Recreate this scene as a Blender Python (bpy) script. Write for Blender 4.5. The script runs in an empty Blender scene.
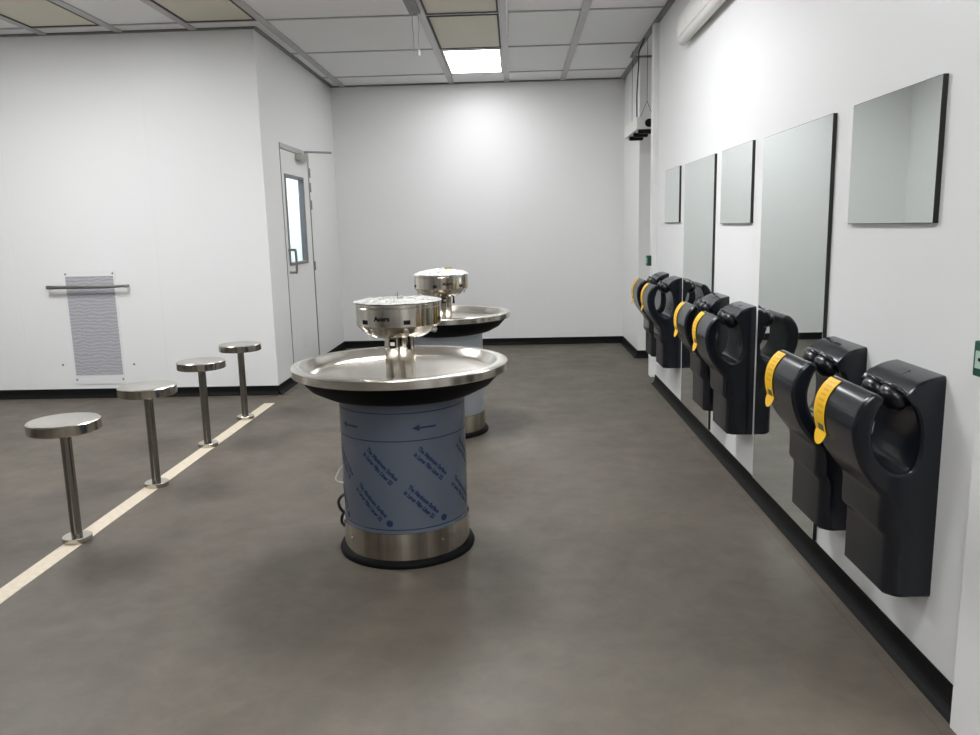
import bpy, bmesh, math, random
from mathutils import Vector, Matrix
C = bpy.context.scene.collection
PI = math.pi
random.seed(7)

# ------------------------------------------------------------------ helpers
def link(name, verts, faces, mat, parent=None, smooth=False, mats=None, midx=None):
    me = bpy.data.meshes.new(name)
    me.from_pydata([tuple(v) for v in verts], [], faces)
    me.update()
    bm = bmesh.new(); bm.from_mesh(me)
    bmesh.ops.recalc_face_normals(bm, faces=bm.faces)
    bm.to_mesh(me); bm.free()
    for m in (mats or [mat]):
        me.materials.append(m)
    if midx:
        for p, i in zip(me.polygons, midx): p.material_index = i
    if smooth:
        for p in me.polygons: p.use_smooth = True
    o = bpy.data.objects.new(name, me)
    C.objects.link(o)
    if parent: o.parent = parent
    return o

def autosmooth(o, deg=35):
    me = o.data
    bm = bmesh.new(); bm.from_mesh(me)
    lim = math.radians(deg)
    for f in bm.faces: f.smooth = True
    for e in bm.edges:
        if len(e.link_faces) == 2:
            e.smooth = e.calc_face_angle(0) < lim
    bm.to_mesh(me); bm.free()
    return o

def bevel(o, w, seg=3, ang=30):
    m = o.modifiers.new('bevel', 'BEVEL'); m.width = w; m.segments = seg
    m.limit_method = 'ANGLE'; m.angle_limit = math.radians(ang); m.harden_normals = False
    return o

class MB:
    def __init__(s): s.v = []; s.f = []; s.m = []
    def add(s, v, f, mi=0):
        n = len(s.v); s.v += [tuple(p) for p in v]; s.f += [tuple(i + n for i in q) for q in f]; s.m += [mi] * len(f); return s
    def box(s, x0, x1, y0, y1, z0, z1, mi=0):
        v = [(x, y, z) for z in (z0, z1) for y in (y0, y1) for x in (x0, x1)]
        f = [(0, 2, 3, 1), (4, 5, 7, 6), (0, 1, 5, 4), (2, 6, 7, 3), (0, 4, 6, 2), (1, 3, 7, 5)]
        return s.add(v, f, mi)
    def lathe(s, prof, n=64, c=(0, 0), mi=0, closed=False):
        v = []; f = []
        for r, z in prof:
            for i in range(n):
                a = 2 * PI * i / n
                v.append((c[0] + r * math.cos(a), c[1] + r * math.sin(a), z))
        k = len(prof)
        for j in range(k - 1):
            for i in range(n):
                f.append((j * n + i, j * n + (i + 1) % n, (j + 1) * n + (i + 1) % n, (j + 1) * n + i))
        if closed:
            for i in range(n):
                f.append(((k - 1) * n + i, (k - 1) * n + (i + 1) % n, (i + 1) % n, i))
        else:
            if prof[0][0] > 1e-4: f.append(tuple(range(n - 1, -1, -1)))
            if prof[-1][0] > 1e-4: f.append(tuple((k - 1) * n + i for i in range(n)))
        return s.add(v, f, mi)
    def tube(s, pts, r, n=10, mi=0):
        pts = [Vector(p) for p in pts]; rr = r if isinstance(r, (list, tuple)) else [r] * len(pts)
        v = []; f = []; prev = None
        for i, p in enumerate(pts):
            t = (pts[min(i + 1, len(pts) - 1)] - pts[max(i - 1, 0)]).normalized()
            if prev is None:
                u = t.orthogonal().normalized()
            else:
                u = (prev - t * prev.dot(t)).normalized()
            prev = u; w = t.cross(u)
            for k in range(n):
                a = 2 * PI * k / n
                v.append(p + (u * math.cos(a) + w * math.sin(a)) * rr[i])
        for i in range(len(pts) - 1):
            for k in range(n):
                f.append((i * n + k, i * n + (k + 1) % n, (i + 1) * n + (k + 1) % n, (i + 1) * n + k))
        f.append(tuple(range(n - 1, -1, -1))); f.append(tuple((len(pts) - 1) * n + k for k in range(n)))
        return s.add(v, f, mi)
    def prism(s, prof, a0, a1, axis='y', mi=0):
        """prof is a list of 2-D points; extruded along axis"""
        n = len(prof); v = []
        for a in (a0, a1):
            for p, q in prof:
                v.append((p, a, q) if axis == 'y' else ((a, p, q) if axis == 'x' else (p, q, a)))
        f = [tuple(range(n - 1, -1, -1)), tuple(range(n, 2 * n))]
        for i in range(n):
            f.append((i, (i + 1) % n, n + (i + 1) % n, n + i))
        return s.add(v, f, mi)
    def build(s, name, mat, parent=None, mats=None, smooth=None):
        o = link(name, s.v, s.f, mat, parent, mats=mats, midx=s.m if mats else None)
        if smooth: autosmooth(o, smooth)
        return o

def thing(name, label, cat, loc=(0, 0, 0), rz=0, group=None):
    o = bpy.data.objects.new(name, None); o.empty_display_size = .1; C.objects.link(o)
    o.location = loc; o.rotation_euler = (0, 0, rz)
    tag(o, label, cat, group); return o
def tag(o, label, cat, group=None):
    o['label'] = label; o['category'] = cat
    if group: o['group'] = group
    return o
def struct(o):
    o['kind'] = 'structure'; return o
def dup(root, loc=None, rz=None, label=None, skip=()):
    r = root.copy(); C.objects.link(r)
    if loc is not None: r.location = loc
    if rz is not None: r.rotation_euler = (0, 0, rz)
    if label: r['label'] = label
    for ch in list(root.children):
        if ch.name.split('.')[0] in skip: continue
        c = ch.copy(); C.objects.link(c); c.parent = r
        for g in list(ch.children):
            if g.name.split('.')[0] in skip: continue
            d = g.copy(); C.objects.link(d); d.parent = c
    return r

def catmull(pts, n=5, closed=False):
    out = []; k = len(pts)
    rng = range(k if closed else k - 1)
    for i in rng:
        if closed: P = [pts[(i + j) % k] for j in (-1, 0, 1, 2)]
        else: P = [pts[min(max(i + j, 0), k - 1)] for j in (-1, 0, 1, 2)]
        for t in range(n):
            t /= n
            out.append(tuple(.5 * (2 * P[1][d] + (P[2][d] - P[0][d]) * t + (2 * P[0][d] - 5 * P[1][d] + 4 * P[2][d] - P[3][d]) * t * t
                             + (3 * P[1][d] - P[0][d] - 3 * P[2][d] + P[3][d]) * t ** 3) for d in range(len(pts[0]))))
    if not closed: out.append(tuple(pts[-1]))
    return out

def text_geo(body, size, bold=0.0):
    cu = bpy.data.curves.new('lettering', 'FONT'); cu.body = body; cu.size = size; cu.resolution_u = 2; cu.offset = bold
    cu.align_x = 'CENTER'; cu.align_y = 'CENTER'
    o = bpy.data.objects.new('lettering', cu); C.objects.link(o)
    dg = bpy.context.evaluated_depsgraph_get(); me = bpy.data.meshes.new_from_object(o.evaluated_get(dg))
    v = [(p.co.x, p.co.y) for p in me.vertices]; f = [tuple(p.vertices) for p in me.polygons]
    bpy.data.objects.remove(o); bpy.data.curves.remove(cu); bpy.data.meshes.remove(me)
    return v, f

# ---------------------------------------------------------------- materials
def mat(name, col, rough=.5, metal=0., spec=.5, noise=None, bump=None, coat=0., emit=None, aniso=0., trans=0., alpha=1.):
    m = bpy.data.materials.new(name); m.use_nodes = True; nt = m.node_tree; b = nt.nodes['Principled BSDF']
    b.inputs['Base Color'].default_value = (*col, 1); b.inputs['Roughness'].default_value = rough
    b.inputs['Metallic'].default_value = metal; b.inputs['Specular IOR Level'].default_value = spec
    b.inputs['Coat Weight'].default_value = coat; b.inputs['Coat Roughness'].default_value = .08
    b.inputs['Anisotropic'].default_value = aniso
    b.inputs['Transmission Weight'].default_value = trans; b.inputs['Alpha'].default_value = alpha
    if emit:
        b.inputs['Emission Color'].default_value = (*emit[0], 1); b.inputs['Emission Strength'].default_value = emit[1]
    tc = nt.nodes.new('ShaderNodeTexCoord')
    if noise:   # (scale, amount, detail, stretch)
        sc, am, det, st = noise
        mp = nt.nodes.new('ShaderNodeMapping'); mp.inputs['Scale'].default_value = st
        nz = nt.nodes.new('ShaderNodeTexNoise'); nz.inputs['Scale'].default_value = sc; nz.inputs['Detail'].default_value = det
        rp = nt.nodes.new('ShaderNodeValToRGB')
        rp.color_ramp.elements[0].position = .3; rp.color_ramp.elements[1].position = .7
        rp.color_ramp.elements[0].color = (*[c * (1 - am) for c in col], 1); rp.color_ramp.elements[1].color = (*[min(1, c * (1 + am)) for c in col], 1)
        nt.links.new(tc.outputs['Object'], mp.inputs[0]); nt.links.new(mp.outputs[0], nz.inputs['Vector'])
        nt.links.new(nz.outputs[0], rp.inputs[0]); nt.links.new(rp.outputs[0], b.inputs['Base Color'])
    if bump:
        sc, st, dist = bump
        n2 = nt.nodes.new('ShaderNodeTexNoise'); n2.inputs['Scale'].default_value = sc; n2.inputs['Detail'].default_value = 4
        bp = nt.nodes.new('ShaderNodeBump'); bp.inputs['Strength'].default_value = st; bp.inputs['Distance'].default_value = dist
        nt.links.new(tc.outputs['Object'], n2.inputs['Vector']); nt.links.new(n2.outputs[0], bp.inputs['Height']); nt.links.new(bp.outputs[0], b.inputs['Normal'])
    return m

def floor_mat():
    m = bpy.data.materials.new('brown_vinyl_floor'); m.use_nodes = True; nt = m.node_tree; b = nt.nodes['Principled BSDF']
    tc = nt.nodes.new('ShaderNodeTexCoord')
    def noise(sc, det, lo, hi, c0, c1, dist=0):
        n = nt.nodes.new('ShaderNodeTexNoise'); n.inputs['Scale'].default_value = sc; n.inputs['Detail'].default_value = det; n.inputs['Distortion'].default_value = dist
        n.inputs['Roughness'].default_value = .65
        r = nt.nodes.new('ShaderNodeValToRGB'); r.color_ramp.elements[0].position = lo; r.color_ramp.elements[1].position = hi
        r.color_ramp.elements[0].color = (*c0, 1); r.color_ramp.elements[1].color = (*c1, 1)
        nt.links.new(tc.outputs['Object'], n.inputs['Vector']); nt.links.new(n.outputs[0], r.inputs[0]); return r
    a = noise(1.6, 8, .3, .7, FLOOR_A, FLOOR_B, .6)
    d = noise(9, 10, .35, .75, (.86, .86, .86), (1.12, 1.11, 1.10), .4)
    s = noise(260, 2, .3, .7, (.93, .93, .93), (1.07, 1.07, 1.07))
    out = a.outputs[0]
    for x in (d, s):
        mx = nt.nodes.new('ShaderNodeMix'); mx.data_type = 'RGBA'; mx.blend_type = 'MULTIPLY'; mx.inputs[0].default_value = 1
        nt.links.new(out, mx.inputs[6]); nt.links.new(x.outputs[0], mx.inputs[7]); out = mx.outputs[2]
    nt.links.new(out, b.inputs['Base Color'])
    r = noise(4, 6, .3, .7, (.42, .42, .42), (.56, .56, .56)); nt.links.new(r.outputs[0], b.inputs['Roughness'])
    b.inputs['Specular IOR Level'].default_value = .35
    return m

FLOOR_A = (.094, .0795, .063); FLOOR_B = (.132, .113, .090)
M = {}
M['wall'] = mat('white_wall_panel', (.80, .80, .795), .42, spec=.4, noise=(.5, .012, 2, (1, 1, 1)))
M['white'] = mat('white_paint', (.80, .80, .79), .35)
M['joint'] = mat('white_joint_strip', (.785, .785, .78), .4)
M['ceil'] = mat('ceiling_tile_white', (.79, .795, .79), .5, noise=(120, .02, 3, (1, 1, 1)))
M['tbar'] = mat('grey_ceiling_bar', (.46, .45, .45), .4, metal=.3)
M['angle'] = mat('dark_perimeter_angle', (.17, .17, .175), .45)
M['floor'] = floor_mat()
M['skirt'] = mat('black_skirting_vinyl', (.006, .0065, .006), .6, spec=.12)
M['steel'] = mat('brushed_steel', (.60, .57, .52), .24, metal=1, noise=(4, .10, 4, (1, 1, 40)), aniso=.3)
M['steel_dark'] = mat('dull_steel', (.42, .41, .38), .3, metal=1)
M['pole'] = mat('dark_pole_steel', (.27, .26, .24), .2, metal=1)
M['hood'] = mat('hood_steel_reflection_streaks', (.48, .445, .395), .14, metal=1, noise=(15, .42, 3, (1, 1, .04)), aniso=.3)  # strong streak noise over the brushing stands in for reflections
M['basin'] = mat('satin_basin_steel', (.72, .685, .625), .22, metal=1, noise=(8, .06, 5, (1, 1, 1)))
M['under'] = mat('black_bowl_underside', (.0035, .0035, .004), .6, spec=.12)  # one flat near-black for the bowl underside
M['gasket'] = mat('black_rubber_gasket', (.003, .003, .003), .6, spec=.12)
M['film'] = mat('blue_grey_film_shaded', (.112, .132, .172), .36, metal=.2, noise=(3, .06, 4, (1, 1, 1)), bump=(6, .12, .02))  # darkened: shade on the nearer pedestal is put into the colour
M['film_lit'] = mat('blue_grey_film_lit', (.40, .435, .48), .36, metal=.2, noise=(3, .06, 4, (1, 1, 1)), bump=(6, .12, .02))  # same film made lighter: the stronger light there is put into the colour
M['ink'] = mat('dark_blue_ink', (.004, .022, .075), .5)
M['black'] = mat('black_plastic', (.005, .005, .006), .5, spec=.15)
M['plastic'] = mat('charcoal_gloss_plastic', (.0062, .0078, .0125), .22, spec=.45, coat=.1, bump=(700, .04, .001))
M['lobe'] = mat('black_chrome_gloss', (.006, .006, .008), .28)
M['yellow'] = mat('yellow_sticker', (.93, .54, .004), .4)
M['yellow_print'] = mat('faded_label_print', (.74, .40, .004), .45)
M['greysq'] = mat('grey_label_square', (.10, .09, .07), .5)
M['mirror'] = mat('silvered_glass', (.90, .955, .935), .005, metal=1)
M['edge'] = mat('dark_mirror_edge', (.010, .011, .010), .3)
M['cream'] = mat('cream_floor_stripe', (.62, .54, .42), .55, noise=(40, .06, 4, (1, 1, 1)))
M['beige'] = mat('unlit_opal_diffuser', (.64, .60, .49), .5)
M['gap'] = mat('dark_frame_gap', (.03, .03, .03), .6)
M['lit'] = mat('lit_opal_diffuser', (.9, .9, .9), .5, emit=((.98, .99, 1), 5.6))
M['lit3'] = mat('soft_opal_diffuser', (.9, .9, .9), .5, emit=((.97, .985, 1), 6.3))
M['lit2'] = mat('bright_opal_diffuser', (.9, .9, .9), .5, emit=((.97, .985, 1), 13.8))
M['green'] = mat('green_call_point', (.005, .075, .045), .35)
M['palegreen'] = mat('pale_green_cover', (.45, .62, .53), .3)
M['cable_w'] = mat('white_cable', (.75, .74, .72), .4)
M['cable_g'] = mat('grey_wire', (.42, .42, .42), .4)
M['cable_b'] = mat('black_cable', (.015, .015, .015), .45)
M['grille_frame'] = mat('white_grille_plate', (.78, .78, .78), .35)
M['rail'] = mat('dull_rail_steel', (.30, .29, .27), .35, metal=1)
M['unit'] = mat('off_white_plastic', (.74, .73, .70), .35)
M['wrap'] = mat('crinkled_clear_wrap', (.60, .59, .565), .22, bump=(38, 1., .03))
M['wrapdark'] = mat('yellow_tag', (.45, .38, .05), .5)
def glass_mat():
    m = bpy.data.materials.new('pale_blue_glass'); m.use_nodes = True; nt = m.node_tree; b = nt.nodes['Principled BSDF']
    b.inputs['Base Color'].default_value = (.86, .93, .95, 1); b.inputs['Roughness'].default_value = .02
    b.inputs['Transmission Weight'].default_value = 1; b.inputs['IOR'].default_value = 1.15
    return m
M['glass'] = glass_mat()
def mesh_mat():
    m = bpy.data.materials.new('perforated_mesh'); m.use_nodes = True; nt = m.node_tree; b = nt.nodes['Principled BSDF']
    tc = nt.nodes.new('ShaderNodeTexCoord')
    def w(ax, sc, dist):
        x = nt.nodes.new('ShaderNodeTexWave'); x.bands_direction = ax; x.inputs['Scale'].default_value = sc; x.inputs['Distortion'].default_value = dist
        x.inputs['Detail'].default_value = 3; nt.links.new(tc.outputs['Object'], x.inputs['Vector']); return x
    a = w('Z', 11, 7); c = w('DIAGONAL', 75, 2.5)
    mx = nt.nodes.new('ShaderNodeMix'); mx.inputs[0].default_value = .68
    nt.links.new(a.outputs['Fac'], mx.inputs[2]); nt.links.new(c.outputs['Fac'], mx.inputs[3])
    r = nt.nodes.new('ShaderNodeValToRGB'); r.color_ramp.elements[0].position = .1; r.color_ramp.elements[1].position = .95
    r.color_ramp.elements[0].color = (.25, .25, .27, 1); r.color_ramp.elements[1].color = (.58, .58, .62, 1)
    nt.links.new(mx.outputs[0], r.inputs[0]); nt.links.new(r.outputs[0], b.inputs['Base Color']); b.inputs['Roughness'].default_value = .5
    return m
M['mesh'] = mesh_mat()

# ------------------------------------------------------------------- layout
XR = 1.185      # right wall face
XD = -2.03      # wall with the door
YL = 6.54       # left wall that faces the camera
YB = 9.2        # back wall
ZC = 2.95       # ceiling
X0, X1, Y0 = -5.6, 2.75, -5.0
XF = 1.237       # right wall beyond the far doorway
YO0, YO1 = 6.76, 8.09   # far opening in the right wall
YN0, YN1 = .75, 1.90    # near opening
T = .15

def sbox(name, m, *b): return struct(MB().box(*b).build(name, m))
sbox('floor', M['floor'], X0 - T, X1 + T, Y0 - T, YB + T, -.1, 0)
sbox('ceiling', M['ceil'], X0 - T, X1 + T, Y0 - T, YB + T, ZC, ZC + .1)
sbox('wall_back', M['wall'], X0 - T, X1 + T, YB, YB + T, 0, ZC)
sbox('wall_left', M['wall'], X0, XD - .1, YL, YL + .1, 0, ZC)
sbox('wall_far_left', M['wall'], X0 - T, X0, Y0, YB, 0, ZC)
sbox('wall_rear', M['wall'], X0 - T, X1 + T, Y0 - T, Y0, 0, ZC)
sbox('wall_right', M['wall'], XR, XR + .16, YN1, YO0, 0, ZC)
sbox('wall_right_far', M['wall'], XF, XR + .16, YO1, YB, 0, ZC)
sbox('wall_right_near', M['wall'], XR, XR + .16, Y0, YN0, 0, ZC)
sbox('wall_recess', M['wall'], XR + .16, X1, YO1, YO1 + .1, 0, ZC)
sbox('wall_outer', M['wall'], X1, X1 + T, Y0, YB, 0, ZC)
DY0, DY1, DZ = 7.04, 8.0, 2.128
w = MB().box(XD - .1, XD, YL, DY0, 0, ZC).box(XD - .1, XD, DY1, YB, 0, ZC).box(XD - .1, XD, DY0, DY1, DZ, ZC)
struct(w.build('wall_inner', M['wall']))
sbox('wall_corridor', M['wall'], -3.5, -3.4, YL + .1, YB, 0, ZC)

# skirting: black vinyl, coved at the foot onto the floor
def cove(name, p0, p1, nx, ny, h=.08, caps=True):
    # profile: distance out from the wall, height
    R = .042
    prof = [(0, h), (.006, h), (.006, R)]
    prof += [(.006 + R * (1 - math.cos(a)), R - R * math.sin(a) + .0015) for a in [PI / 2 * k / 6 for k in range(1, 7)]]
    prof += [(.075, .0015), (.075, 0), (0, 0)]
    v = []; n = len(prof)
    for p in (p0, p1):
        for d, z in prof: v.append((p[0] + nx * d, p[1] + ny * d, z))
    f = []; mi = []
    for i in range(n - 1):
        f.append((i, i + 1, n + i + 1, n + i)); mi.append(0 if i < 7 else 1)
    f.append(tuple(range(n))); mi.append(0); f.append(tuple(range(2 * n - 1, n - 1, -1))); mi.append(0)
    o = link(name, v, f, None, mats=[M['skirt'], M['floor']], midx=mi)
    return struct(o)
cove('baseboard_right', (XR, 1.86), (XR, YO0 - .02), -1, 0)
cove('baseboard_right_far', (XF, YO1), (XF, YB), -1, 0)
cove('baseboard_recess', (XF, YO1), (X1, YO1), 0, -1)
cove('baseboard_back', (XD, YB), (XF, YB), 0, -1)
cove('baseboard_left', (X0, YL), (XD, YL), 0, -1)
cove('baseboard_inner', (XD, YL), (XD, DY0), 1, 0)
cove('baseboard_inner_far', (XD, DY1), (XD, YB), 1, 0)
cove('baseboard_far_left', (X0, Y0), (X0, YL), 1, 0)

# posts at the two openings of the right wall
def post(i, y0, y1, z0):
    o = struct(MB().box(XR - .042, XR + .16, y0, y1, z0, ZC).build('trim_%d' % i, M['white'])); bevel(o, .004, 2); return o
post(1, YO0 - .01, YO0 + .10, .055)
post(2, YN1 - .06, YN1 + .07, 0)
# vertical joints of the wall panels
k = 3
for x in (-2.97, -4.17, -5.37):
    struct(MB().box(x, x + .012, YL - .0015, YL, .08, ZC).build('trim_%d' % k, M['joint'])); k += 1
for x in (-1.25, -.05):
    struct(MB().box(x, x + .008, YB - .0012, YB, .08, ZC).build('trim_%d' % k, M['joint'])); k += 1
struct(MB().box(XD - .006, XD + .004, YL - .004, YL + .02, .08, ZC).build('trim_%d' % k, M['white'])); k += 1

# ceiling bars
def bar(x0, x1, y0, y1, m='tbar', d=.012):
    struct(MB().box(x0, x1, y0, y1, ZC - d, ZC + .002).build('ceiling_bar', M[m]))
XB = [.555, -.06, -.675, -1.89, -2.50, -3.09, -3.70, -4.31, -4.92]
ROWS = [-4.38, -3.18, -1.99, -.80, .39, 1.58, 2.77, 3.96, 5.15, 6.33, 7.49, 8.66]
for x in XB:
    bar(x - .03, x + .03, Y0, YB if x > XD else YL)
for y in ROWS:
    bar(X0 if y < YL else XD, XR, y - .010, y + .010, d=.009)
bar(XR - .045, XR, Y0, YO1, 'angle', .014)
bar(XF - .05, XF, YO1, YB, 'angle', .014)
bar(XR, X1, YO1 - .03, YO1, 'angle', .014)
bar(XD, XF, YB - .03, YB, 'angle', .014)
bar(XD, XD + .035, YL, YB, 'angle', .014)
bar(X0, XD + .03, YL - .03, YL, 'angle', .014)

# ------------------------------------------------------------ ceiling lights
def panel_light(x0, x1, y0, y1, lit, label, group=None, m=None):
    cx, cy = (x0 + x1) / 2, (y0 + y1) / 2; hx, hy = (x1 - x0) / 2, (y1 - y0) / 2
    t = thing('ceiling_light', label, 'ceiling light', (cx, cy, ZC), 0, group)
    fr = MB(); b = .014
    for a in ((-hx, hx, -hy, -hy + b), (-hx, hx, hy - b, hy), (-hx, -hx + b, -hy + b, hy - b), (hx - b, hx, -hy + b, hy - b)):
        fr.box(*a, -.012, 0)
    fr.build('frame', M['gap'] if not lit else M['tbar'], t)
    df = MB().box(-hx + b, hx - b, -hy + b, hy - b, -.006, 0).build('diffuser', M[m or ('lit' if lit else 'beige')], t)
    return t
panel_light(-.632, -.10, 7.54, 8.61, True, 'only lit ceiling panel in view, bright white, near the back wall')
panel_light(-.64, -.095, 6.36, 7.47, False, 'unlit beige ceiling panel next to the lit one, nearer the camera')
panel_light(-.64, -.095, 5.19, 6.30, False, 'unlit beige ceiling panel at the top centre, second from the lit panel')
panel_light(-2.465, -1.925, 5.19, 6.30, False, 'unlit beige ceiling panel above the corner where the left wall ends')
panel_light(-3.665, -3.125, 5.19, 6.30, False, 'unlit beige ceiling panel in the far left top of the photo')
for x0, x1, y0, y1 in [(-3.665, -3.125, 4.00, 5.11), (-.64, -.095, 4.00, 5.11), (-.64, -.095, -1.9, -.85)]:  # rearmost panel is added to brighten the camera side
    panel_light(x0, x1, y0, y1, True, 'unseen lit ceiling panel in the rows behind the camera side of the room', 'unseen lit ceiling panels towards the camera', 'lit2')

panel_light(-.64, -.095, .43, 1.54, True, 'unseen lit ceiling panel in the rows behind the camera side of the room', 'unseen lit ceiling panels towards the camera', 'lit3')
# small white conduit beside the middle ceiling bar
tag(MB().tube([(-.03, 4.9, ZC - .022), (-.03, 6.9, ZC - .022), (-.03, 6.98, ZC - .004)], .009, 8).build('conduit', M['cable_w'], smooth=50),
    'thin white conduit along the ceiling bar right of the unlit panels', 'conduit')
# wires hanging from the ceiling
t = thing('hanging_wires', 'loose white wires dangling from a ceiling bar at the top centre', 'wires', (-.70, 6.15, ZC))
MB().box(-.05, .03, -.5, .05, -.03, -.012).build('bracket', M['angle'], t)
MB().tube(catmull([(-.02, -.02, -.02), (-.025, -.01, -.1), (-.02, 0, -.2), (-.022, 0, -.3)], 4), .003, 6).build('wire', M['cable_g'], t, smooth=60)
MB().tube(catmull([(.015, 0, -.02), (.022, .01, -.12), (.016, .0, -.22), (.02, 0, -.29)], 4), .003, 6).build('wire', M['cable_g'], t, smooth=60)
MB().lathe([(.003, -.335), (.008, -.33), (.008, -.30), (.003, -.29)], 10, (.018, 0)).build('plug', M['white'], t, smooth=40)

# ---------------------------------------------------------------------- door
d = thing('door_1', 'white door with a narrow window in the wall behind the stools', 'door', (XD, 0, 0)); d['kind'] = 'structure'
WY0, WY1, WZ0, WZ1 = 7.17, 7.76, 1.08, 1.85
m = MB(); a0, a1 = -.05, -.004
m.box(a0, a1, DY0 + .012, WY0, .01, DZ - .05).box(a0, a1, WY1, DY1 - .012, .01, DZ - .05).box(a0, a1, WY0, WY1, .01, WZ0).box(a0, a1, WY0, WY1, WZ1, DZ - .05)
m.build('door_leaf', M['white'], d)
m = MB().box(-.1, .004, DY0 - .004, DY0 + .010, 0, DZ).box(-.1, .004, DY1 - .010, DY1 + .004, 0, DZ)
m.build('door_jamb', M['rail'], d)
MB().box(-.1, .006, DY0 + .010, DY1 - .010, DZ - .045, DZ).build('door_head', M['tbar'], d)
m = MB(); q = .022
m.box(-.052, .004, WY0 - q, WY0 + .006, WZ0 - q, WZ1 + q).box(-.052, .004, WY1 - .006, WY1 + q, WZ0 - q, WZ1 + q)
m.box(-.052, .004, WY0, WY1, WZ0 - q, WZ0 + .004).box(-.052, .004, WY0, WY1, WZ1 - .004, WZ1 + q)
m.build('window_frame', M['angle'], d)
MB().box(-.034, -.026, WY0, WY1, WZ0, WZ1).build('glass_pane', M['glass'], d)
pts = [(0, 7.125, 1.20), (.045, 7.125, 1.20), (.062, 7.125, 1.185), (.062, 7.125, 1.015), (.045, 7.125, 1.0), (0, 7.125, 1.0)]
MB().tube(catmull(pts, 5), .011, 10).build('pull_handle', M['rail'], d, smooth=50)
for z in (1.93, 1.79, 1.62, 1.02):
    MB().tube([(.008, DY1 + .002, z - .045), (.008, DY1 + .002, z + .045)], .009, 8).build('hinge', M['rail'], d, smooth=50)
cl = bevel(MB().box(0, .06, 7.56, 7.80, 2.015, 2.085).build('door_closer', M['steel_dark'], d), .008)
MB().tube([(.05, 7.72, 2.09), (.05, 7.72, 2.105), (.24, 7.95, 2.115), (.245, 7.955, 2.115)], .010, 8).build('closer_arm', M['rail'], cl, smooth=50)
MB().box(-.004, -.002, 7.42, 7.56, .26, .42).build('kick_label', M['joint'], d)

# ------------------------------------------------------------- left wall kit
t = thing('wall_grille', 'white plate with a grey perforated mesh set low in the left wall', 'grille', (-3.553, YL, .6))
MB().box(-.22, .22, -.006, 0, -.48, .48).build('plate', M['grille_frame'], t)
MB().box(-.203, .203, -.009, -.006, -.40, .435).build('mesh_panel', M['mesh'], t)
for sx, sz in ((-.2, .455), (.2, .455), (-.2, -.44), (.2, -.44)):
    o = MB().lathe([(.0, 0), (.008, 0), (.008, .004), (0, .005)], 10).build('screw', M['angle'], t); o.rotation_euler = (PI / 2, 0, 0); o.location = (sx, -.006, sz)
t = thing('wall_rail', 'short steel rail on the left wall across the grille', 'rail', (-3.562, YL, .95))
MB().tube(catmull([(-.328, -.062, .002), (-.2, -.064, 0), (0, -.065, -.002), (.2, -.064, -.003), (.328, -.062, .003)], 4), [.0155 - .0003 * k for k in range(17)], 12).build('bar', M['rail'], t, smooth=50)
for s in (-1, 1):
    MB().tube(catmull([(s * .322, -.062, 0), (s * .328, -.05, 0), (s * .328, -.02, 0), (s * .328, 0, 0)], 3), .013, 10).build('bracket', M['rail'], t, smooth=50)
for nm, x, z in (('left', -3.865, .29), ('right', -3.25, .285)):
    o = MB().lathe([(.0, 0), (.009, 0), (.009, .004), (0, .006)], 10).build('wall_screw', M['angle']); o.rotation_euler = (PI / 2, 0, 0); o.location = (x, YL, z)
    tag(o, 'small dark screw in the white wall just %s of the grille' % nm, 'screw')

# ------------------------------------------------------------ stools + stripe
tag(MB().box(-2.045, -1.962, 1.2, 6.2, 0, .002).build('floor_stripe', M['cream']), 'cream stripe on the floor that the steel stools stand on', 'floor stripe')
st = thing('fixed_stool', 'brushed steel pedestal stool, nearest of the row to the camera', 'stool', (-2.005, 3.345, .002), 0, 'steel stools along the cream stripe')
seat = MB().lathe([(.0, .512), (.145, .512), (.1495, .516), (.1495, .556), (.1455, .5605), (0, .5615)], 72).build('seat', None, st, mats=[M['steel'], M['hood']], smooth=30)
for p in seat.data.polygons:
    if abs(p.normal.z) < .4: p.material_index = 1  # rim takes the streaks painted in as reflections
MB().lathe([(.0235, .010), (.0235, .512)], 32).build('pole', M['pole'], st, smooth=40)
MB().lathe([(.061, 0), (.062, .002), (.062, .022), (.060, .0245), (0, .0248)], 40).build('base_plate', M['steel'], st, smooth=30)
for x, y, lb in ((-1.99, 4.12, 'brushed steel pedestal stool, second of the row from the camera'), (-2.015, 4.925, 'brushed steel pedestal stool, third of the row from the camera'),
              (-2.023, 5.675, 'brushed steel pedestal stool farthest from the camera, near the end of the cream stripe')):
    dup(st, (x, y, .002), label=lb)

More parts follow.
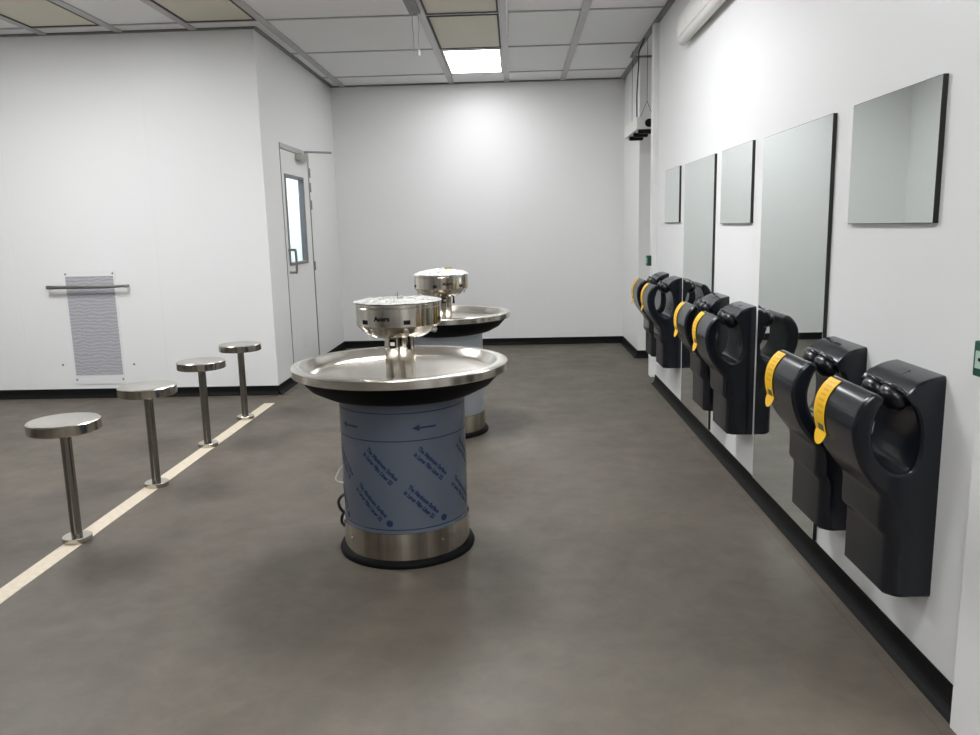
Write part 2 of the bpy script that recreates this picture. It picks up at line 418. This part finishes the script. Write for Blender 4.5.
# -------------------------------------------------------------- wash fountains
def cyl_map(v, R, ang, z, rot, zscale=1):
    """flat (x, y) drawing bent round the pedestal; ang from the camera side, + to the right"""
    out = []
    ca, sa = math.cos(rot), math.sin(rot)
    for x, y in v:
        X = x * ca - y * sa; Y = x * sa + y * ca
        a = -PI / 2 + ang + X / R
        out.append((R * math.cos(a), R * math.sin(a), z + Y))
    return out
def make_fountain(loc):
    t = thing('wash_fountain', 'nearer round steel wash fountain, its pedestal in blue film with arrows', 'wash fountain', loc, 0, 'round wash fountains')
    # pedestal
    MB().lathe([(.262, 0), (.290, 0), (.292, .008), (.286, .022), (.271, .03), (.262, .03)], 96, closed=True).build('floor_gasket', M['gasket'], t, smooth=40)
    b = MB().lathe([(.262, .012), (.271, .012), (.271, .142), (.262, .142)], 96, closed=True).build('base_band', M['hood'], t, smooth=40)
    for a in (-50, 40, 130, 220):
        a = math.radians(a - 90)
        o = MB().lathe([(0, 0), (.006, 0), (.005, .003), (0, .004)], 10).build('rivet', M['basin'], b, smooth=50)
        o.location = (.271 * math.cos(a), .271 * math.sin(a), .095); o.rotation_euler = (0, PI / 2, a)
    R = .2645
    film = MB().lathe([(R, .03), (R, .70)], 96).build('film_wrap', M['film'], t, smooth=40)
    for z in (.158, .527, .640):
        MB().lathe([(R + .0008, z - .0022), (R + .0016, z), (R + .0008, z + .0022)], 96, closed=True).build('print_line', M['ink'], film)
    for a in (-119, -46, 27, 100, 173):
        av = []; af = []
        for q in range(9): av += [(-.022 + .072 * q / 8, .0038), (-.022 + .072 * q / 8, -.0038)]
        for q in range(8): af.append((2 * q, 2 * q + 1, 2 * q + 3, 2 * q + 2))
        av += [(-.052, 0), (-.022, .014), (-.022, -.014), (-.037, .007), (-.037, -.007)]; af += [(18, 21, 22), (21, 19, 20, 22)]
        link('print_arrow', cyl_map(av, R + .0014, math.radians(a), .578, 0), af, M['ink'], film)
    L1 = text_geo('The Maximum Surface', .0235, .0014); L2 = text_geo('in Laser Film Lines 22', .0235, .0014)
    def two_lines(a, z):
        mb = MB()
        for (v, f), dy in ((L1, .014), (L2, -.014)):
            mb.add(cyl_map([(x * .82, y + dy) for x, y in v], R + .0012, math.radians(a), z, math.radians(-46)), f)
        mb.build('print_text', M['ink'], film)
    for a in range(-106, 250, 46): two_lines(a, .422)
    for a in range(-72, 280, 47): two_lines(a, .268)
    for a in range(-57, 290, 50):
        n = 20; v = [(.0, .0)] + [((.012 if i % 2 else .0165) * math.cos(2 * PI * i / n), (.012 if i % 2 else .0165) * math.sin(2 * PI * i / n)) for i in range(n)]
        link('print_badge', cyl_map(v, R + .0012, math.radians(a), .186, 0), [(0, i + 1, (i + 1) % n + 1) for i in range(n)], M['ink'], film)
    # bowl
    MB().lathe([(.256, .672), (.270, .672), (.322, .684), (.380, .714), (.412, .748), (.432, .772), (.40, .774), (.36, .72), (.256, .69)], 96, closed=True).build('bowl_underside', M['under'], t, smooth=40)
    prof = [(.430, .771), (.450, .771), (.4525, .7735), (.4525, .803), (.450, .8065), (.440, .809), (.414, .811), (.406, .808), (.400, .800), (.388, .780), (.372, .766),
            (.366, .763), (.362, .757), (.335, .747), (.30, .741), (.24, .732), (.18, .724), (.065, .709), (0, .709)]
    MB().lathe(prof, 128).build('basin', M['basin'], t, smooth=28)
    # column: three flutes
    n = 72; v = []; f = []
    for z in (.70, .94):
        for i in range(n):
            a = 2 * PI * i / n; r = .044 + .022 * abs(math.cos(1.5 * (a + .35)))
            v.append((r * math.cos(a), r * math.sin(a), z))
    for i in range(n): f.append((i, (i + 1) % n, n + (i + 1) % n, n + i))
    autosmooth(link('column', v, f, M['hood'], t), 50)
    hd = MB().lathe([(.055, .913), (.116, .920), (.148, .943), (.1735, .967), (.177, .970), (.177, 1.041), (.1755, 1.043), (.1755, 1.045), (.177, 1.047), (.177, 1.058), (.173, 1.062), (0, 1.066)], 96).build('spray_head', M['hood'], t, smooth=32)
    for k in range(6):
        a = math.radians(19 + 60 * k - 90)
        o = MB().box(-.0135, .0135, -.001, .0022, -.0085, .0085).build('sensor_window', M['black'], hd)
        o.location = (.1770 * math.cos(a), .1770 * math.sin(a), .989); o.rotation_euler = (0, 0, a + PI / 2 + PI)
        c, s = math.cos(a), math.sin(a)
        MB().tube([(.126 * c, .126 * s, .953), (.155 * c, .155 * s, .942), (.163 * c, .163 * s, .939)], [.012, .012, .010], 14).build('spray_nozzle', M['steel_dark'], hd, smooth=40)
    for ang, txt in ((-14, 'Acorn'), (166, 'Acorn')):
        v, f = text_geo(txt, .026, .0012)
        link('logo', cyl_map(v, .1778, math.radians(ang), 1.004, 0), f, M['black'], hd)
    # soap spouts under the head
    for a, r in ((35, .088), (-150, .088)):
        a = math.radians(a - 90); c, s = math.cos(a), math.sin(a)
        MB().tube([(r * c, r * s, .93), (r * c, r * s, .895), (r * 1.0 * c, r * 1.0 * s, .868)], [.006, .006, .0085], 10).build('soap_spout', M['black'], hd, smooth=40)
    o = MB().box(-.012, .012, -.012, .012, .872, .91, 0).build('soap_valve', M['black'], hd); o.location = (-.018, -.066, 0)
    o = MB().box(-.009, .009, -.014, .0, .884, .898, 0).build('valve_sleeve', M['steel_dark'], hd); o.location = (-.018, -.066, 0)
    return t
f1 = make_fountain((-.493, 3.29, 0))
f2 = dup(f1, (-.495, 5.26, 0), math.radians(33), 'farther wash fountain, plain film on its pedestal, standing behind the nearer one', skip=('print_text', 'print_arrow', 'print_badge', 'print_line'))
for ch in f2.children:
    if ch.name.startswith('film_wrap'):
        ch.data = ch.data.copy(); ch.data.materials[0] = M['film_lit']
# things only one of the fountains has
def wrap(parent, z, hgt, seed, amp, skirt):
    rnd = random.Random(seed); n = 56; rings = [0, .03, .06, .09, .12, .15, .172, .181, .184]; v = [(0, 0, z + hgt)]; f = []
    for j, r in enumerate(rings[1:]):
        for i in range(n):
            a = 2 * PI * i / n; q = r / .18
            h = hgt * max(0, 1 - q ** 1.3) + amp * (rnd.random() - .3) * (1 if r < .17 else .25)
            zz = z + h
            if r > .18: zz = z - skirt * (.4 + .6 * abs(math.sin(a * 5 + seed)) * rnd.random()) * (1 if r > .183 else .3)
            v.append((r * math.cos(a), r * math.sin(a), zz))
    for i in range(n): f.append((0, 1 + i, 1 + (i + 1) % n))
    for j in range(len(rings) - 2):
        for i in range(n):
            f.append((1 + j * n + i, 1 + (j + 1) * n + i, 1 + (j + 1) * n + (i + 1) % n, 1 + j * n + (i + 1) % n))
    return link('plastic_wrap', v, f, M['wrap'], parent, smooth=False)
wrap(f1, 1.065, .006, 3, .010, .004)
wr = wrap(f2, 1.066, .030, 5, .012, .012)
MB().box(.0, .05, -.06, -.05, 1.082, 1.105).build('yellow_tag', M['wrapdark'], wr)
MB().tube([(.0, 0, 1.055), (.0, 0, 1.062), (.0, 0, 1.064), (0, 0, 1.098)], [.012, .012, .003, .002], 10).build('soap_spigot', M['steel_dark'], f1, smooth=40)
# cables at the left of the nearer pedestal
ca = MB().tube(catmull([(-.255, -.06, .375), (-.272, -.07, .35), (-.286, -.075, .32), (-.278, -.075, .305), (-.255, -.07, .298)], 5), .0035, 8).build('wire_loop', M['cable_w'], f1, smooth=50)
cb = MB().tube(catmull([(-.25, -.06, .245), (-.268, -.07, .238), (-.281, -.075, .215), (-.274, -.075, .185), (-.262, -.07, .165), (-.272, -.065, .145), (-.274, -.06, .118), (-.262, -.06, .10)], 5), .0065, 8).build('cable', M['cable_b'], f1, smooth=50)

# -------------------------------------------------------------------- mirrors
def mirror(y0, y1, z0, z1, label, group):
    t = thing('wall_mirror', label, 'mirror', (XR, (y0 + y1) / 2, (z0 + z1) / 2), 0, group)
    hy, hz = (y1 - y0) / 2, (z1 - z0) / 2
    MB().box(-.014, 0, -hy, hy, -hz, hz).build('backing', M['edge'], t)
    e = .002
    MB().box(-.0155, -.014, -hy + e, hy - e, -hz + e, hz - e).build('glass', M['mirror'], t)
    return t
G1, G2 = 'short mirrors above the hand dryers', 'tall mirrors between the hand dryers'
mirror(2.295, 2.875, 1.335, 1.735, 'short square mirror nearest the camera, alone above the first dryers', G1)
mirror(3.05, 3.87, .088, 1.735, 'tall mirror nearest the camera, just beyond the first pair of dryers', G2)
mirror(4.05, 4.635, 1.345, 1.745, 'short mirror between the two tall mirrors', G1)
mirror(4.80, 5.615, .092, 1.748, 'tall mirror farther along the right wall, beyond the middle dryers', G2)
mirror(5.80, 6.33, 1.36, 1.755, 'short mirror at the far end beside the doorway post', G1)

# --------------------------------------------------------------- hand dryers
def make_dryer(loc, label):
    t = thing('wall_mounted_hand_dryer', label, 'hand dryer', loc, 0, 'charcoal hand dryers in pairs along the right wall')
    W = .30
    front = [(0, .262), (.118, .262), (.128, .272), (.128, .34), (.128, .43), (.132, .445), (.144, .458), (.147, .47), (.147, .51), (.147, .545)]
    ring = catmull([(.152, .565), (.180, .600), (.215, .650), (.236, .702), (.246, .755), (.241, .805), (.222, .842), (.200, .864), (.184, .869), (.171, .862), (.165, .850),
                    (.180, .812), (.191, .765), (.186, .715), (.167, .676), (.135, .648), (.105, .638), (.078, .648), (.061, .690), (.058, .745), (.066, .795), (.085, .835), (.101, .852)], 4)
    hump = catmull([(.101, .852), (.104, .862), (.090, .880), (.070, .896), (.045, .908), (.02, .915), (0, .918)], 3)
    prof = front + ring[:-1] + hump
    # loft along the wall, every section drawn in towards its own middle near the ends: rounded edges
    n = len(prof); nrm = []
    for i in range(n):
        a = prof[max(i - 1, 0)]; b = prof[min(i + 1, n - 1)]
        tx, tz = b[0] - a[0], b[1] - a[1]; L = math.hypot(tx, tz) or 1
        nrm.append((-tz / L, tx / L))          # points into the body
    ys = []
    for R_ in (.012, .040): ys += [R_ * (1 - math.cos(PI / 2 * k / 5)) for k in range(6)]
    ys = sorted(set(round(y, 5) for y in ys)); ys = ys + [.15] + [W - y for y in reversed(ys)]
    v = []; f = []
    for y in ys:
        e = min(y, W - y)
        for i, (d, z) in enumerate(prof):
            low = min(1, max(0, (.60 - z) / .07)) if 1 <= i < len(front) + 6 else 0
            R_ = .012 + .028 * low
            if i > len(front) + 20 and z > .83 and (d < .115 and d > .07): R_ = .004
            elif z > .84 and .15 < d < .2: R_ = .008
            if y > .15: R_ = min(R_, .012)
            q = 0 if e >= R_ else R_ - math.sqrt(max(0, R_ * R_ - (R_ - e) ** 2))
            if i in (0, n - 1): v.append((0, y, z + (q * (1 if i == 0 else -1))))
            elif i == 1: v.append((-(d - q), y, z + min(q, .004)))
            else: v.append((-(d + nrm[i][0] * q), y, z + nrm[i][1] * q))
    for j in range(len(ys) - 1):
        for i in range(n): f.append((j * n + i, j * n + (i + 1) % n, (j + 1) * n + (i + 1) % n, (j + 1) * n + i))
    from mathutils.geometry import tessellate_polygon
    for tri in tessellate_polygon([[Vector((p[0], p[2], 0)) for p in v[:n]]]):
        f.append(tuple(tri)); f.append(tuple(i + (len(ys) - 1) * n for i in tri))
    bo = autosmooth(link('body', v, f, M['plastic'], t), 34)
    for p in bo.data.polygons:
        if abs(p.normal.y) > .999: p.use_smooth = False
    # the two rounded finger lobes on the nose of the top cover
    for y in (.080, .190):
        n, k = 20, 12; v = []; f = []
        for j in range(k + 1):
            th = PI * j / k
            for i in range(n):
                ph = 2 * PI * i / n
                v.append((.036 * math.sin(th) * math.cos(ph), .057 * math.cos(th), .042 * math.sin(th) * math.sin(ph)))
        for j in range(k):
            for i in range(n): f.append((j * n + i, j * n + (i + 1) % n, (j + 1) * n + (i + 1) % n, (j + 1) * n + i))
        l = autosmooth(link('nozzle_lobe', v, f, M['lobe'], t), 60); l.location = (-.106, y, .844); l.rotation_euler = (0, math.radians(-25), 0)
        rim = [(-(.092 + .030 * math.sin(a)), y + .056 * math.cos(a), .872 + .012 * math.sin(a) - .012 * (1 - math.sin(a))) for a in [PI * k / 14 for k in range(15)]]
        MB().tube(rim, .006, 8).build('lobe_rim', M['plastic'], l if False else t, smooth=60)
    # raised cover line on the top and seam on the front cylinder
    MB().prism([(-x, z) for x, z in [(.035, .9115), (.062, .8995), (.0625, .9012), (.035, .9132)]], .13, .18).build('top_badge', M['plastic'], t)
    # yellow label strip over the far end of the front cylinder, tongue at its foot
    arc = catmull([(.152, .565), (.180, .600), (.215, .650), (.236, .702), (.246, .755), (.241, .805), (.222, .842), (.200, .864)], 8)
    arc = [p for p in arc if p[1] > .700 or p[0] > .3]
    v = []; f = []
    y0, y1 = W - .092, W - .010
    pts = arc
    for d, z in pts:
        # outward normal from the ring centre
        nx, nz = d - .125, z - .745; L = math.hypot(nx, nz); nx /= L; nz /= L
        for y in (y0, y1): v.append((-(d + nx * .0022), y, z + nz * .0022))
    m_ = len(pts)
    for i in range(m_ - 1): f.append((2 * i, 2 * i + 1, 2 * i + 3, 2 * i + 2))
    base = len(v); d0, z0 = pts[0]; ym = (y0 + y1) / 2; hw = (y1 - y0) / 2
    ts = []
    for i in range(13):
        a = PI * i / 12
        v.append((-(d0 + .004 + .012 * math.sin(a)), ym - hw * math.cos(a), z0 - .040 * math.sin(a))); ts.append(base + i)
    f.append(tuple(ts))
    st = link('label_strip', v, f, M['yellow'], t)
    sm = st.modifiers.new('thickness', 'SOLIDIFY'); sm.thickness = .0012; sm.offset = 1
    def patch(i0, i1, ya, yb, name, m):
        vv = []; ff = []
        seg = pts[i0:i1]
        for d, z in seg:
            nx, nz = d - .125, z - .745; L = math.hypot(nx, nz); nx /= L; nz /= L
            for y in (ya, yb): vv.append((-(d + nx * .0042), y, z + nz * .0042))
        for i in range(len(seg) - 1): ff.append((2 * i, 2 * i + 1, 2 * i + 3, 2 * i + 2))
        o = link(name, vv, ff, m, st); return o
    patch(1, 5, y0 + .010, y0 + .052, 'label_square', M['greysq'])
    for i in range(9, m_ - 3, 3):
        patch(i, i + 2, y0 + .012, y0 + .055, 'label_print', M['yellow_print'])
    return t
D = make_dryer((XR, 2.19, 0), 'charcoal hand dryer nearest the camera, under the first short mirror')
for y, z, lb in ((2.69, .005, 'second charcoal hand dryer from the camera, partly in front of the nearest tall mirror'),
              (3.945, .022, 'charcoal hand dryer just beyond the nearest tall mirror, nearer of the middle pair'),
              (4.445, .028, 'farther charcoal hand dryer of the middle pair, below the middle short mirror'),
              (5.71, .052, 'charcoal hand dryer just beyond the farther tall mirror, nearer of the last pair'),
              (6.20, .056, 'farthest charcoal hand dryer, next to the white doorway post')):
    dup(D, (XR, y, z), label=lb)

# ------------------------------------------------------- green release buttons
def call_point(y, label, z=1.012):
    t = thing('wall_mounted_door_release', label, 'door release', (XR - .042, y, z), 0, 'green door release boxes on the doorway posts')
    bevel(MB().box(-.034, 0, -.043, .043, -.043, .043).build('housing', M['green'], t), .004, 2)
    MB().box(-.036, -.034, -.030, .030, -.022, .020).build('press_panel', M['palegreen'], t)
    pv = [(-.018, .004), (-.004, .004), (-.004, .010), (.010, 0), (-.004, -.010), (-.004, -.004), (-.018, -.004)]
    link('arrow_mark', [(-.0365, -p[0], p[1]) for p in pv], [tuple(range(7))], M['black'], t)
    return t
call_point(YO0 + .045, 'small green release box on the post at the far doorway', 1.05)
call_point(YN1 - .002, 'green release box with white panel, cut by the right edge of the photo')

# --------------------------------------------------- hanging box in the doorway
t = thing('hanging_vent_box', 'white box with black bars underneath hanging on wires in the far doorway', 'vent box', (1.158, 7.6, 2.168))
b = bevel(MB().box(-.085, .09, -.42, .36, 0, .105).build('housing', M['unit'], t), .006, 2)
for i in range(3):
    y = -.40 + i * .27
    bevel(MB().box(-.066, .062, y, y + .06, -.034, .004).build('slot_bar', M['black'], t), .006, 2)
o = MB().lathe([(0, 0), (.034, 0), (.036, .006), (.034, .022), (0, .024)], 20).build('knob', M['black'], t, smooth=40); o.rotation_euler = (PI / 2, 0, 0); o.location = (.020, -.42, .05)
for s in (-.05, .07): MB().tube([(s, -.36, .10), (.012, -.36, .24)], .002, 6).build('wire', M['cable_b'], t)
MB().tube([(.012, -.36, .24), (.012, -.36, ZC - 2.165)], .002, 6).build('wire', M['cable_b'], t)
MB().tube([(-.03, .25, .10), (-.03, .25, ZC - 2.165)], .002, 6).build('wire', M['cable_b'], t)
MB().tube(catmull([(-.07, -.33, .10), (-.072, -.33, .3), (-.06, -.33, .55), (-.055, -.33, .66), (0.0, -.33, ZC - 2.165)], 4), .006, 8).build('power_cord', M['cable_b'], t, smooth=60)

# -------------------------------------- rounded unit high on the right wall
t = thing('wall_mounted_air_conditioner', 'long white rounded unit high on the right wall', 'air conditioner', (XR, 4.68, 2.52))
prof = [(0, .21), (-.03, .215), (-.055, .205), (-.074, .18), (-.082, .14), (-.083, .09), (-.078, .055), (-.055, .045), (0, .045)]
bevel(MB().prism(prof, -.95, .95).build('casing', M['unit'], t, smooth=35), .006, 2, 60)
MB().tube([(-.050, -.95, .030), (-.050, .93, .030), (-.050, .95, .030)], [.032, .032, .028], 20).build('bottom_tube', M['unit'], t, smooth=50)
for y in (.25, .68): MB().prism([(p[0] * 1.012 - .0008, p[1] * 1.01) for p in prof[:7]] + [(-.05, .06), (-.05, .15)], y, y + .006).build('seam', M['joint'], t)

# --------------------------------------------------------------------- lights
def area(name, loc, sx, sy, e, col=(1, 1, 1)):
    l = bpy.data.lights.new(name, 'AREA'); l.shape = 'RECTANGLE'; l.size = sx; l.size_y = sy; l.energy = e; l.color = col
    o = bpy.data.objects.new(name, l); C.objects.link(o); o.location = loc; return o
area('corridor_fill_light', (-2.8, 7.7, 2.9), .5, 1.0, 20, (.86, .94, 1))  # unseen light added so the door window looks bright
area('passage_fill_light', (2.0, 4.2, 2.9), .5, 1.1, 5)  # these two are unseen lights added to lift the dark side passage
area('passage_fill_light', (2.0, 1.2, 2.9), .5, 1.1, 20)

wd = bpy.data.worlds.new('dim_world'); bpy.context.scene.world = wd; wd.use_nodes = True
wd.node_tree.nodes['Background'].inputs[0].default_value = (.8, .85, .9, 1); wd.node_tree.nodes['Background'].inputs[1].default_value = .0

# --------------------------------------------------------------------- camera
yaw, pit, rol = math.radians(-2.006), math.radians(9.951), math.radians(-1.365)
fw = Vector((math.sin(yaw) * math.cos(pit), math.cos(yaw) * math.cos(pit), -math.sin(pit))); ri = Vector((math.cos(yaw), -math.sin(yaw), 0)); up = ri.cross(fw)
r2 = ri * math.cos(rol) + up * math.sin(rol); u2 = -ri * math.sin(rol) + up * math.cos(rol)
cam = bpy.data.cameras.new('camera'); co = bpy.data.objects.new('camera', cam); C.objects.link(co)
mt = Matrix((r2, u2, -fw)).transposed().to_4x4(); mt.translation = (0, 0, 1.35); co.matrix_world = mt
cam.sensor_fit = 'HORIZONTAL'; cam.sensor_width = 36; cam.lens = 793 * 36 / 980; cam.clip_start = .05
sc = bpy.context.scene; sc.camera = co
sc.view_settings.view_transform = 'Standard'; sc.view_settings.look = 'None'; sc.view_settings.gamma = 1; sc.view_settings.use_curve_mapping = False
sc.view_settings.exposure = 1.68
sc.cycles.use_denoising = True
sc.cycles.max_bounces = 10; sc.cycles.diffuse_bounces = 5; sc.cycles.glossy_bounces = 6
